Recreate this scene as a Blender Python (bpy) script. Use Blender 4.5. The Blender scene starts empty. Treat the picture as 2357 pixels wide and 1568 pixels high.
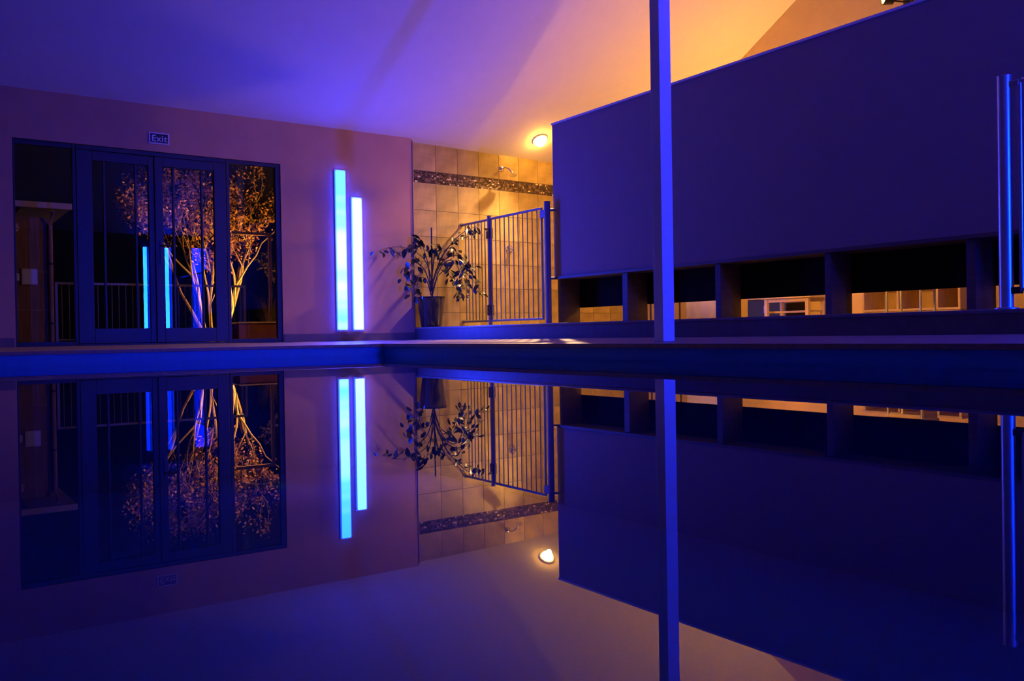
import bpy, bmesh, math, random
from mathutils import Vector, Matrix
random.seed(7)
S = bpy.context.scene
C = S.collection

# ------------------------------------------------------------------ camera
F_PX, YAW, PITCH, ROLL, CAM_H = 2021.577, 0.95996, -0.00752, -0.01628, 0.24
fw = Vector((math.cos(YAW)*math.cos(PITCH), math.sin(YAW)*math.cos(PITCH), math.sin(PITCH)))
r0 = Vector((math.sin(YAW), -math.cos(YAW), 0)); u0 = r0.cross(fw)
rt = r0*math.cos(ROLL) + u0*math.sin(ROLL); up = -r0*math.sin(ROLL) + u0*math.cos(ROLL)
cam = bpy.data.cameras.new('camera'); co = bpy.data.objects.new('camera', cam); C.objects.link(co)
cam.sensor_fit = 'HORIZONTAL'; cam.sensor_width = 36.0; cam.lens = 36.0*F_PX/2357.0
cam.clip_start = 0.02; cam.clip_end = 200
co.matrix_world = Matrix(((rt.x, up.x, -fw.x, 0), (rt.y, up.y, -fw.y, 0), (rt.z, up.z, -fw.z, CAM_H), (0, 0, 0, 1)))
S.camera = co

# ------------------------------------------------------------------ night sky, exposure
w = bpy.data.worlds.new('night'); S.world = w; w.use_nodes = True
w.node_tree.nodes['Background'].inputs[0].default_value = (0.30, 0.35, 0.6, 1)
w.node_tree.nodes['Background'].inputs[1].default_value = 0.0012
S.view_settings.view_transform = 'Standard'; S.view_settings.look = 'None'
S.view_settings.exposure = 0.0; S.view_settings.gamma = 1.0; S.view_settings.use_curve_mapping = False

# light levels of the real and added lamps (used in their builders)
BLUE_A = (0.25, 2.2, 88.0)     # strip tubes, colour x strength
BLUE_B = (1.00, 3.2, 94.0)
OPP_A = (0.6, 15.0, 780.0)      # the pair on the wall behind
OPP_B = (1.2, 17.0, 820.0)
PANEL = (0.10, 0.7, 60.0)
WARM = (1.0, 0.44, 0.06)
L_DOME, L_SPOT, L_ADDED_CAN, L_ADDED_GARDEN, L_ADDED_LANTERN, L_ADDED_TORCH, L_ADDED_GLOBE, L_ADDED_GLOBE2, W_BEAM = 110.0, 30.0, 9000.0, 11000.0, 400.0, 20.0, 900.0, 500.0, 1150.0

# ------------------------------------------------------------------ dimensions
YW, ZWT, ZDH = 10.96, 3.0245, 2.475
YP, XQ, ZC = 9.96, 5.0, 0.142
XS, ZF, ZS = 6.0, 0.184, 0.353
XP, ZPT, ZPB, YEND = 6.95, 2.935, 0.965, 8.95
XG, YO, XL = 10.38, -2.4, -1.5
SL = 0.57
YR = (YW + YO)/2; ZR = ZWT + SL*(YW-YR)
def ceil_z(y): return ZWT + SL*(YW-y) if y > YR else ZWT + SL*(y-YO)

# ------------------------------------------------------------------ materials
def node_mat(name):
    m = bpy.data.materials.new(name); m.use_nodes = True
    return m, m.node_tree.nodes, m.node_tree.links, m.node_tree.nodes['Principled BSDF']
def pmat(name, col, rough=0.6, metal=0.0, var=0.08, scale=6.0, bump=0.0, bscale=60.0, objvar=0.0, spec=0.5, coat=0.0, stretch=(1, 1, 1)):
    m, N, Lk, b = node_mat(name)
    tc = N.new('ShaderNodeTexCoord'); mp = N.new('ShaderNodeMapping'); mp.inputs['Scale'].default_value = stretch
    Lk.new(tc.outputs['Object'], mp.inputs[0])
    nz = N.new('ShaderNodeTexNoise'); nz.inputs['Scale'].default_value = scale; nz.inputs['Detail'].default_value = 6
    Lk.new(mp.outputs[0], nz.inputs['Vector'])
    rp = N.new('ShaderNodeValToRGB')
    rp.color_ramp.elements[0].position = 0.3; rp.color_ramp.elements[1].position = 0.7
    rp.color_ramp.elements[0].color = tuple(c*(1-var) for c in col) + (1,)
    rp.color_ramp.elements[1].color = tuple(min(1, c*(1+var)) for c in col) + (1,)
    Lk.new(nz.outputs['Fac'], rp.inputs[0])
    out = rp.outputs[0]
    if objvar:
        oi = N.new('ShaderNodeObjectInfo'); mr = N.new('ShaderNodeMapRange')
        mr.inputs[3].default_value = 1-objvar; mr.inputs[4].default_value = 1+objvar
        Lk.new(oi.outputs['Random'], mr.inputs[0])
        hs = N.new('ShaderNodeHueSaturation'); Lk.new(out, hs.inputs['Color']); Lk.new(mr.outputs[0], hs.inputs['Value'])
        out = hs.outputs[0]
    Lk.new(out, b.inputs['Base Color'])
    b.inputs['Roughness'].default_value = rough; b.inputs['Metallic'].default_value = metal
    b.inputs['Specular IOR Level'].default_value = spec
    if coat: b.inputs['Coat Weight'].default_value = coat; b.inputs['Coat Roughness'].default_value = 0.08
    if bump:
        n2 = N.new('ShaderNodeTexNoise'); n2.inputs['Scale'].default_value = bscale; n2.inputs['Detail'].default_value = 4
        Lk.new(mp.outputs[0], n2.inputs['Vector'])
        bp = N.new('ShaderNodeBump'); bp.inputs['Strength'].default_value = bump; bp.inputs['Distance'].default_value = 0.01
        Lk.new(n2.outputs['Fac'], bp.inputs['Height']); Lk.new(bp.outputs[0], b.inputs['Normal'])
    return m
def emat(name, rgb):
    m = bpy.data.materials.new(name); m.use_nodes = True
    N, Lk = m.node_tree.nodes, m.node_tree.links; N.clear()
    e = N.new('ShaderNodeEmission'); o = N.new('ShaderNodeOutputMaterial'); Lk.new(e.outputs[0], o.inputs[0])
    mx = max(rgb); e.inputs[0].default_value = tuple(c/mx for c in rgb) + (1,); e.inputs[1].default_value = mx
    return m
def strip_mat(name, a, b2, seed):
    m = bpy.data.materials.new(name); m.use_nodes = True
    N, Lk = m.node_tree.nodes, m.node_tree.links; N.clear()
    e = N.new('ShaderNodeEmission'); o = N.new('ShaderNodeOutputMaterial'); Lk.new(e.outputs[0], o.inputs[0])
    tc = N.new('ShaderNodeTexCoord'); mp = N.new('ShaderNodeMapping'); mp.inputs['Scale'].default_value = (0, 0, 1); mp.inputs['Location'].default_value = (seed, 0, 0)
    Lk.new(tc.outputs['Object'], mp.inputs[0])
    nz = N.new('ShaderNodeTexNoise'); nz.inputs['Scale'].default_value = 2.2; nz.inputs['Detail'].default_value = 2
    Lk.new(mp.outputs[0], nz.inputs['Vector'])
    rp = N.new('ShaderNodeValToRGB'); mx = max(a + b2)
    rp.color_ramp.elements[0].position = 0.4; rp.color_ramp.elements[1].position = 0.6
    rp.color_ramp.elements[0].color = tuple(c/mx for c in a) + (1,); rp.color_ramp.elements[1].color = tuple(c/mx for c in b2) + (1,)
    Lk.new(nz.outputs['Fac'], rp.inputs[0]); Lk.new(rp.outputs[0], e.inputs[0]); e.inputs[1].default_value = mx
    return m
def sheer_mat(name, tint, ior, rough, ripple=0.0):
    # clear pane or water: Fresnel mix of mirror and tinted see-through
    m = bpy.data.materials.new(name); m.use_nodes = True
    N, Lk = m.node_tree.nodes, m.node_tree.links; N.clear()
    o = N.new('ShaderNodeOutputMaterial'); mx = N.new('ShaderNodeMixShader'); fr = N.new('ShaderNodeFresnel')
    g = N.new('ShaderNodeBsdfGlossy'); t = N.new('ShaderNodeBsdfTransparent')
    fr.inputs['IOR'].default_value = ior; g.inputs['Roughness'].default_value = rough; g.inputs['Color'].default_value = (1, 1, 1, 1)
    t.inputs[0].default_value = tint + (1,)
    Lk.new(fr.outputs[0], mx.inputs[0]); Lk.new(t.outputs[0], mx.inputs[1]); Lk.new(g.outputs[0], mx.inputs[2]); Lk.new(mx.outputs[0], o.inputs[0])
    if ripple:
        tc = N.new('ShaderNodeTexCoord'); nz = N.new('ShaderNodeTexNoise'); nz.inputs['Scale'].default_value = 1.6; nz.inputs['Detail'].default_value = 1
        Lk.new(tc.outputs['Object'], nz.inputs['Vector'])
        bp = N.new('ShaderNodeBump'); bp.inputs['Strength'].default_value = ripple; bp.inputs['Distance'].default_value = 0.01
        Lk.new(nz.outputs['Fac'], bp.inputs['Height']); Lk.new(bp.outputs[0], g.inputs['Normal'])
    return m
M = {}
M['white'] = pmat('white_paint', (0.80, 0.79, 0.78), 0.8, var=0.02, bump=0.05, bscale=120)
M['ceiling'] = pmat('ceiling_paint', (0.72, 0.68, 0.64), 0.75, var=0.02)
M['tan'] = pmat('tan_wall_paint', (0.56, 0.32, 0.22), 0.85, var=0.05, scale=3, bump=0.08, bscale=90)
M['partition'] = pmat('partition_paint', (0.28, 0.20, 0.21), 0.8, var=0.03)
M['cap'] = pmat('pale_cap_trim', (0.7, 0.66, 0.68), 0.5, var=0.02)
M['skirting'] = pmat('dark_skirting', (0.16, 0.12, 0.12), 0.5, var=0.1)
M['deck'] = pmat('deck_stone', (0.26, 0.18, 0.16), 0.5, var=0.2, scale=18, bump=0.06, bscale=150)
M['riser'] = pmat('step_stone', (0.12, 0.10, 0.12), 0.38, var=0.15, scale=10)
M['nosing'] = pmat('step_nosing', (0.20, 0.17, 0.19), 0.25, var=0.1)
M['liner'] = pmat('pool_liner', (0.012, 0.22, 0.64), 0.5, var=0.06, scale=20)
M['water'] = sheer_mat('pool_water', (0.28, 0.52, 0.72), 1.33, 0.0, 0.012)
M['glass'] = sheer_mat('door_glass', (0.86, 0.88, 0.90), 1.52, 0.0)
M['frame'] = pmat('dark_door_frame', (0.012, 0.012, 0.016), 0.45, var=0.05)
M['black'] = pmat('black_metal', (0.012, 0.012, 0.014), 0.4, var=0.05)
M['steel'] = pmat('satin_steel', (0.62, 0.62, 0.64), 0.32, metal=0.85, var=0.03)
M['gatepaint'] = pmat('pale_gate_paint', (0.20, 0.19, 0.22), 0.45, metal=0.2, var=0.03)
M['chrome'] = pmat('chrome', (0.85, 0.85, 0.86), 0.08, metal=1.0, var=0.01)
M['column'] = pmat('white_column_paint', (0.88, 0.88, 0.9), 0.55, var=0.02)
M['tile'] = pmat('stone_tile', (0.42, 0.31, 0.11), 0.42, var=0.28, scale=4.5, objvar=0.12, bump=0.06, bscale=25)
M['grout'] = pmat('tile_grout', (0.26, 0.19, 0.15), 0.9, var=0.05)
M['ledge'] = pmat('dark_oak', (0.11, 0.07, 0.06), 0.5, var=0.2, scale=5, stretch=(1, 0.1, 6))
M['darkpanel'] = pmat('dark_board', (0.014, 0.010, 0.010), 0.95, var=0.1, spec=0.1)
M['pine'] = pmat('pale_pine', (0.62, 0.45, 0.28), 0.5, var=0.12, scale=5, stretch=(6, 1, 1))
M['pot'] = pmat('glazed_dark_pot', (0.02, 0.014, 0.013), 0.16, var=0.2, coat=0.6)
M['soil'] = pmat('soil', (0.03, 0.02, 0.014), 0.95, var=0.3, scale=40)
M['leaf'] = pmat('ficus_leaf', (0.028, 0.036, 0.016), 0.35, var=0.3, scale=12, objvar=0.35, coat=0.1)
M['bark'] = pmat('bark', (0.10, 0.07, 0.05), 0.8, var=0.3, scale=25)
M['stake'] = pmat('dark_stake', (0.05, 0.035, 0.03), 0.6, var=0.2)
M['signw'] = pmat('sign_white', (0.72, 0.72, 0.74), 0.5, var=0.01)
M['signd'] = pmat('sign_dark', (0.012, 0.02, 0.03), 0.5, var=0.05)
M['lampwhite'] = pmat('lamp_white', (0.75, 0.75, 0.76), 0.4, var=0.02)
M['timber'] = pmat('shed_timber', (0.26, 0.15, 0.08), 0.8, var=0.3, scale=4, stretch=(8, 8, 0.6))
M['timberline'] = pmat('shed_batten', (0.34, 0.20, 0.12), 0.7, var=0.2)
M['fascia'] = pmat('pale_fascia', (0.6, 0.48, 0.40), 0.6, var=0.1)
M['roof'] = pmat('dark_roof', (0.04, 0.035, 0.035), 0.8, var=0.2)
M['paving'] = pmat('terrace_paving', (0.16, 0.13, 0.11), 0.8, var=0.3, scale=5, bump=0.1)
M['lawn'] = pmat('dark_lawn', (0.035, 0.05, 0.02), 0.95, var=0.4, scale=20)
M['treebark'] = pmat('pale_tree_bark', (0.42, 0.33, 0.25), 0.75, var=0.25, scale=20)
M['treeleaf'] = pmat('autumn_leaf', (0.50, 0.26, 0.09), 0.6, var=0.45, scale=9)
M['straw'] = pmat('straw_grass', (0.42, 0.32, 0.15), 0.7, var=0.35, scale=14)
M['shrub'] = pmat('shrub_leaf', (0.10, 0.09, 0.035), 0.6, var=0.4, scale=10)
M['planter'] = pmat('rust_planter', (0.22, 0.07, 0.045), 0.6, var=0.2)
M['towel'] = pmat('pale_towel', (0.78, 0.70, 0.55), 0.9, var=0.06, bump=0.2, bscale=80)
M['darkwall'] = pmat('dark_timber_lining', (0.045, 0.035, 0.03), 0.6, var=0.25, scale=5, stretch=(6, 6, 0.5))
M['plaster'] = pmat('warm_plaster', (0.68, 0.50, 0.16), 0.85, var=0.04)
M['dome'] = emat('warm_dome_glow', tuple(c*L_DOME for c in WARM))
M['spotbulb'] = emat('warm_spot_glow', tuple(c*L_SPOT for c in WARM))
M['added_torch'] = emat('added_torchiere_glow', tuple(c*L_ADDED_TORCH for c in WARM))
M['globe'] = emat('warm_globe_glow', tuple(c*L_ADDED_GLOBE for c in WARM))
M['added_globe2'] = emat('added_globe_soft_glow', tuple(c*L_ADDED_GLOBE2 for c in WARM))
M['can'] = emat('added_can_glow', tuple(c*L_ADDED_CAN for c in WARM))
M['garden'] = emat('added_garden_glow', (1.0*L_ADDED_GARDEN, 0.40*L_ADDED_GARDEN, 0.05*L_ADDED_GARDEN))
M['lantern'] = emat('amber_lantern_glow', (1.0*L_ADDED_LANTERN, 0.45*L_ADDED_LANTERN, 0.10*L_ADDED_LANTERN))

# ------------------------------------------------------------------ mesh helpers
def box(bm, x0, x1, y0, y1, z0, z1, bevel=0.0):
    vs = [bm.verts.new((x, y, z)) for x in (x0, x1) for y in (y0, y1) for z in (z0, z1)]
    fs = [(0, 1, 3, 2), (4, 6, 7, 5), (0, 4, 5, 1), (2, 3, 7, 6), (0, 2, 6, 4), (1, 5, 7, 3)]
    faces = [bm.faces.new([vs[i] for i in f]) for f in fs]
    if bevel:
        eds = list({e for f in faces for e in f.edges})
        bmesh.ops.bevel(bm, geom=eds, offset=bevel, segments=2, affect='EDGES', profile=0.6)
    return bm
def tube(bm, pts, rads, n=10, caps=True):
    pts = [Vector(p) for p in pts]
    if not hasattr(rads, '__len__'): rads = [rads]*len(pts)
    rings = []
    for i, p in enumerate(pts):
        d = (pts[min(i+1, len(pts)-1)] - pts[max(i-1, 0)]).normalized()
        a = Vector((0, 0, 1)) if abs(d.z) < 0.9 else Vector((1, 0, 0))
        s = d.cross(a).normalized(); t = s.cross(d)
        rings.append([bm.verts.new(p + rads[i]*(s*math.cos(2*math.pi*k/n) + t*math.sin(2*math.pi*k/n))) for k in range(n)])
    for A, B in zip(rings, rings[1:]):
        for k in range(n):
            bm.faces.new((A[k], A[(k+1) % n], B[(k+1) % n], B[k]))
    if caps:
        bm.faces.new(list(reversed(rings[0]))); bm.faces.new(rings[-1])
    return bm
def lathe(bm, prof, n=28, axis='Z', close=False):
    rings = []
    for r_, z in prof:
        if r_ < 1e-5: rings.append([bm.verts.new((0, 0, z))])
        else: rings.append([bm.verts.new((r_*math.cos(2*math.pi*k/n), r_*math.sin(2*math.pi*k/n), z)) for k in range(n)])
    for A, B in zip(rings, rings[1:]):
        for k in range(n):
            if len(A) == 1 and len(B) == 1: continue
            if len(A) == 1: bm.faces.new((A[0], B[k], B[(k+1) % n]))
            elif len(B) == 1: bm.faces.new((A[k], B[0], A[(k+1) % n]))
            else: bm.faces.new((A[k], A[(k+1) % n], B[(k+1) % n], B[k]))
    return bm
def prism(bm, poly, d):
    d = Vector(d); a = [bm.verts.new(p) for p in poly]; b = [bm.verts.new(Vector(p)+d) for p in poly]; n = len(poly)
    bm.faces.new(a); bm.faces.new(list(reversed(b)))
    for k in range(n): bm.faces.new((a[k], b[k], b[(k+1) % n], a[(k+1) % n]))
    return bm
def nb(): return bmesh.new()
def obj(name, bm, mat, parent=None, smooth=False, loc=None, rot=None):
    bmesh.ops.recalc_face_normals(bm, faces=bm.faces[:])
    me = bpy.data.meshes.new(name); bm.to_mesh(me); bm.free()
    if smooth:
        for p in me.polygons: p.use_smooth = True
        try: me.set_sharp_from_angle(angle=math.radians(40))
        except Exception: pass
    me.materials.append(M[mat] if isinstance(mat, str) else mat)
    o = bpy.data.objects.new(name, me); C.objects.link(o)
    if parent: o.parent = parent
    if loc: o.location = loc
    if rot: o.rotation_euler = rot
    return o
def inst(src, parent, loc=(0, 0, 0), rot=(0, 0, 0), name=None, scale=None):
    o = src.copy(); C.objects.link(o)
    if name: o.name = name
    o.parent = parent; o.location = loc; o.rotation_euler = rot
    if scale: o.scale = scale
    return o
def tag(o, label, cat, group=None, kind=None):
    o['label'] = label; o['category'] = cat
    if group: o['group'] = group
    if kind: o['kind'] = kind
    return o
def thing(name, label, cat, loc=(0, 0, 0), rot=(0, 0, 0), group=None):
    o = bpy.data.objects.new(name, None); C.objects.link(o); o.location = loc; o.rotation_euler = rot
    o.empty_display_size = 0.1
    return tag(o, label, cat, group)
def struct(o, label, cat):
    o['kind'] = 'structure'; o['label'] = label; o['category'] = cat; return o
def sempty(name, label, cat, loc=(0, 0, 0)):
    o = bpy.data.objects.new(name, None); C.objects.link(o); o.location = loc; return struct(o, label, cat)

# ------------------------------------------------------------------ the setting
# deck: slopes gently up from the coping to the walls
bm = nb()
P = lambda x, y, z: bm.verts.new((x, y, z))
NX, NY = -0.35, -0.35
v = dict(a=P(NX, YP, ZC), b=P(XQ, YP, ZC), c=P(XS, YW, ZF), d=P(NX, YW, ZF), e=P(XQ, NY, ZC), f=P(XS, NY, ZF),
         g=P(XQ, YO, ZC), h=P(XS, YO, ZF), i=P(NX, NY, ZC), j=P(NX, YO, ZC), k=P(XL, YO, ZC), l=P(XL, YP, ZC), m=P(XL, YW, ZF), n=P(XL, NY, ZC))
for q in ('abcd', 'becf', ): pass
for q in ('abcd', 'efcb', 'ghfe', 'jgei', 'kjin', 'nial', 'ladm'):
    bm.faces.new([v[ch] for ch in q])
bmesh.ops.recalc_face_normals(bm, faces=bm.faces[:])
ret = bmesh.ops.extrude_face_region(bm, geom=bm.faces[:])
for g in ret['geom']:
    if isinstance(g, bmesh.types.BMVert): g.co.z -= 0.035
struct(obj('floor', bm, 'deck'), 'stone pool deck running round the pool edge', 'floor')

# pool basin, its wall faces sit 2 cm behind the coping edge
bm = nb(); x0, x1, y0, y1, zb, zt = NX-0.02, XQ+0.02, NY-0.02, YP+0.02, -1.35, ZC-0.037
a = [bm.verts.new(p) for p in ((x0, y0, zb), (x1, y0, zb), (x1, y1, zb), (x0, y1, zb))]
b = [bm.verts.new(p) for p in ((x0, y0, zt), (x1, y0, zt), (x1, y1, zt), (x0, y1, zt))]
A = [bm.verts.new(p) for p in ((x0-.2, y0-.2, zb-.2), (x1+.2, y0-.2, zb-.2), (x1+.2, y1+.2, zb-.2), (x0-.2, y1+.2, zb-.2))]
B = [bm.verts.new(p) for p in ((x0-.2, y0-.2, zt), (x1+.2, y0-.2, zt), (x1+.2, y1+.2, zt), (x0-.2, y1+.2, zt))]
bm.faces.new(a); bm.faces.new(A)
for k in range(4):
    n2 = (k+1) % 4
    bm.faces.new((a[k], a[n2], b[n2], b[k])); bm.faces.new((A[k], A[n2], B[n2], B[k])); bm.faces.new((b[k], b[n2], B[n2], B[k]))
struct(obj('pool_basin', bm, 'liner'), 'sunken rectangular pool basin with blue lined walls', 'pool')
bm = nb(); q = [bm.verts.new(p) for p in ((x0, y0, 0), (x1, y0, 0), (x1, y1, 0), (x0, y1, 0))]; bm.faces.new(q)
tag(obj('pool_water', bm, 'water'), 'still mirror-like dark blue pool water', 'water', kind='stuff')

# raised platform behind the pool
bm = nb(); box(bm, XS+0.008, XG, YO, 11.3, 0.0, ZS-0.03)
pf = struct(obj('platform', bm, 'riser'), 'raised stone platform one step above the pool deck', 'platform')
bm = nb(); box(bm, XS, XG, YO, 11.3, ZS-0.03, ZS, 0.009)
obj('nosing_slab', bm, 'nosing', pf)

# back wall with the door opening
bm = nb(); T = 0.24; DX0, DX1 = 1.064, 4.08
def wbox(x0, x1, z0, z1, slope):
    prism(bm, [(x0, YW, z0), (x0, YW, z1), (x0, YW+T, z1 - (SL*T if slope else 0)), (x0, YW+T, z0)], (x1-x0, 0, 0))
wbox(XL, DX0, 0.0, ZWT, True); wbox(DX1, XS, 0.0, ZWT, True); wbox(DX0, DX1, ZDH, ZWT, True)
wbox(DX0, DX1, 0.0, ZF-0.005, False)
struct(obj('wall_back', bm, 'tan'), 'tan painted wall around the glazed exit doors', 'wall')
bm = nb(); tube(bm, [(XS+0.006, YW+0.004, ZF), (XS+0.006, YW+0.004, 2.99)], 0.012, 8)
struct(obj('trim_1', bm, 'skirting'), 'dark edge trim where tan wall meets tiles', 'trim')
for nm, xa, xb, lb in (('baseboard_back', DX1+0.01, XS, 'dark skirting below the tall blue strip lights'), ('baseboard_left', XL, DX0-0.01, 'dark skirting left of the glazed doors')):
    bm = nb(); box(bm, xa, xb, YW-0.014, YW, ZF, ZF+0.10, 0.003)
    struct(obj(nm, bm, 'skirting'), lb, 'skirting')

# gable wall, wall behind, side wall, ceiling
def gable(x0, x1):
    return prism(nb(), [(x0, YO-0.2, 0.0), (x0, 11.5, 0.0), (x0, 11.5, ceil_z(11.5)), (x0, YR, ZR), (x0, YO-0.2, ceil_z(YO-0.2))], (x1-x0, 0, 0))
struct(obj('wall_right', gable(XG, XG+0.2), 'plaster'), 'pale gable wall behind the partition', 'wall')
struct(obj('wall_left', gable(XL-0.2, XL), 'darkwall'), 'dark timber gable wall beside the pool', 'wall')
bm = nb(); box(bm, XL, XG, YO-0.2, YO, 0, ZWT)
struct(obj('wall_front', bm, 'darkwall'), 'dark timber wall facing the glazed doors across the pool', 'wall')
bm = nb(); ye = 11.5
prism(bm, [(XL-.2, ye, ceil_z(ye)), (XL-.2, YR, ZR), (XL-.2, YO-.2, ceil_z(YO-.2)), (XL-.2, YO-.2, ceil_z(YO-.2)+.15), (XL-.2, YR, ZR+.15), (XL-.2, ye, ceil_z(ye)+.15)], (XG-XL+.4, 0, 0))
struct(obj('ceiling', bm, 'ceiling'), 'white sloping ceiling rising from the door wall', 'ceiling')

# tiled shower wall, slightly recessed
ang = math.radians(1.44); TX0, TY0 = 6.0, 11.018
sw = sempty('wall_shower', 'stone tiled shower wall with dark mosaic border', 'wall', (TX0, TY0, 0)); sw.rotation_euler = (0, 0, ang)
LEN = 4.36
bm = nb(); box(bm, 0, LEN, 0.012, 0.16, ZS, 2.93)
obj('grout_bed', bm, 'grout', sw)
# painted strip above tiles reaches the ceiling inside the slope
def tmesh(wd, ht):
    b = nb(); box(b, 0, wd, 0, 0.012, 0, ht, 0.0025); bmesh.ops.recalc_face_normals(b, faces=b.faces[:])
    m = bpy.data.meshes.new('tile'); b.to_mesh(m); b.free(); m.materials.append(M['tile']); return m
GAP = 0.005; xs = [0.05 + 0.375*k for k in range(-1, 13)]
rows = [(ZS+0.002, 0.565), (0.565, 0.93), (0.93, 1.295), (1.295, 1.66), (1.66, 2.035), (2.035, 2.428), (2.60, 2.99)]
cache = {}
for (za, zb2) in rows:
    for k, xa in enumerate(xs):
        x_a = max(xa, 0.004); x_b = min(xa+0.375-GAP, LEN-0.004)
        if x_b - x_a < 0.03: continue
        key = (round(x_b-x_a, 3), round(zb2-za, 3))
        if key not in cache: cache[key] = tmesh(x_b-x_a, zb2-za-GAP)
        o = bpy.data.objects.new('tile', cache[key]); C.objects.link(o); o.parent = sw; o.location = (x_a, 0, za)
# mosaic border: small glass pieces
mm, N, Lk, pb = node_mat('mosaic_glass')
at = N.new('ShaderNodeAttribute'); at.attribute_name = 'piece'; rp = N.new('ShaderNodeValToRGB'); rp.color_ramp.interpolation = 'CONSTANT'
els = rp.color_ramp.elements; els[0].color = (0.045, 0.03, 0.03, 1); els[1].position = 0.4; els[1].color = (0.12, 0.075, 0.055, 1)
for ps, cc in ((0.62, (0.22, 0.14, 0.10, 1)), (0.8, (0.05, 0.045, 0.06, 1)), (0.93, (0.8, 0.62, 0.42, 1))):
    e = els.new(ps); e.color = cc
Lk.new(at.outputs['Fac'], rp.inputs[0]); Lk.new(rp.outputs[0], pb.inputs['Base Color'])
pb.inputs['Roughness'].default_value = 0.18
bm = nb(); lay = bm.faces.layers.float.new('piece'); nr = 7; ph = (2.60-2.428-0.005)/nr
for r_ in range(nr):
    x = 0.006
    while x < LEN-0.03:
        wd = random.choice((0.023, 0.023, 0.048)); f0 = len(bm.faces)
        d = random.uniform(0, 0.0025)
        vs = [bm.verts.new(p) for p in ((x, 0.002-d, 2.428+r_*ph), (x+wd-.003, 0.002-d-random.uniform(-.0015, .0015), 2.428+r_*ph), (x+wd-.003, 0.002-d, 2.428+(r_+1)*ph-.003), (x, 0.002-d-random.uniform(-.0015, .0015), 2.428+(r_+1)*ph-.003))]
        bk = [bm.verts.new((p.co.x, 0.012, p.co.z)) for p in vs]; rv = random.random()
        fs = [bm.faces.new(vs)] + [bm.faces.new((vs[k], vs[(k+1) % 4], bk[(k+1) % 4], bk[k])) for k in range(4)]
        for f_ in fs: f_[lay] = rv
        x += wd
mo = obj('mosaic_border', bm, mm, sw); mo['kind'] = 'stuff'
bm = nb(); box(bm, 0, LEN, 0.004, 0.16, 2.984, 3.0, 0); 

bm.free()

# partition on stub supports, open at the bottom
pw = sempty('wall_partition', 'purple-grey partition wall raised on stub supports above the platform', 'wall', (XP, 0, 0))
YB = -2.4
bm = nb(); box(bm, 0, 0.13, YB, YEND, ZPB, ZPT-0.02); obj('partition_panel', bm, 'partition', pw)
bm = nb(); box(bm, -0.012, 0.142, YB, YEND+0.01, ZPT-0.02, ZPT+0.005, 0.004); obj('cap', bm, 'cap', pw)
bm = nb(); box(bm, -0.03, 0.36, YB, YEND, ZPB-0.035, ZPB, 0.004); obj('ledge', bm, 'ledge', pw)
sup = [(8.825, 8.88), (7.573, 7.662), (6.17, 6.24), (4.863, 4.93), (3.56, 3.635), (2.30, 2.37), (1.0, 1.07), (-0.3, -0.23), (-1.6, -1.53)]
for ya, yb in sup:
    bm = nb(); box(bm, 0.0, 0.315, ya, yb, ZS, ZPB-0.036, 0.004); obj('support', bm, 'ledge', pw)
ed = [YEND] + [q for s_ in sup for q in (s_[1], s_[0])] + [YB]
for k in range(1, len(ed)-1, 1):
    pass
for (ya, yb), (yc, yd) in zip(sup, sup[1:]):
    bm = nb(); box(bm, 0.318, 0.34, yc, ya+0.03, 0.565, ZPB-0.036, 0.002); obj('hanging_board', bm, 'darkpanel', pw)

# column
bm = nb(); box(bm, 5.30, 5.434, 5.34, 5.45, 0.156, ceil_z(5.395)+0.02, 0.004)
struct(obj('column', bm, 'column'), 'square white column standing at the pool edge', 'column')

# ------------------------------------------------------------------ glazed doors and side windows
YG = YW + 0.045
def frame_box(nm, par, x0, x1, z0, z1, y0=-0.03, y1=0.03, mat='frame', bev=0.004):
    b = nb(); box(b, x0, x1, y0, y1, z0, z1, bev); return obj(nm, b, mat, par)
def pane(par, x0, x1, z0, z1):
    b = nb(); q = [b.verts.new(p) for p in ((x0, 0, z0), (x1, 0, z0), (x1, 0, z1), (x0, 0, z1))]; b.faces.new(q)
    return obj('pane', b, 'glass', par)
ZH = ZDH - 0.004
w1 = sempty('window_1', 'tall side window left of the double exit doors', 'window', (0, YG, 0))
frame_box('frame_jamb', w1, DX0+.003, 1.086, ZF, ZH); frame_box('frame_jamb', w1, 1.655, 1.69, ZF, ZH)
frame_box('frame_rail', w1, 1.087, 1.654, ZF, ZF+0.05); frame_box('frame_rail', w1, 1.087, 1.654, ZH-0.055, ZH); pane(w1, 1.086, 1.655, ZF+.05, ZH-.055)
w2 = sempty('window_2', 'tall side window right of the double exit doors', 'window', (0, YG, 0))
frame_box('frame_jamb', w2, 3.385, 3.425, ZF, ZH); frame_box('frame_jamb', w2, 4.015, DX1-.003, ZF, ZH)
frame_box('frame_rail', w2, 3.426, 4.014, ZF, ZF+0.05); frame_box('frame_rail', w2, 3.426, 4.014, ZH-0.045, ZH); pane(w2, 3.425, 4.015, ZF+.05, ZH-.045)
d1 = sempty('door_1', 'dark framed double glass exit doors facing the pool', 'door', (0, YG, 0))
frame_box('head_frame', d1, 1.692, 3.383, ZH-0.05, ZH); 
frame_box('threshold', d1, 1.692, 3.383, ZF, ZF+0.02, mat='black')
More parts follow.
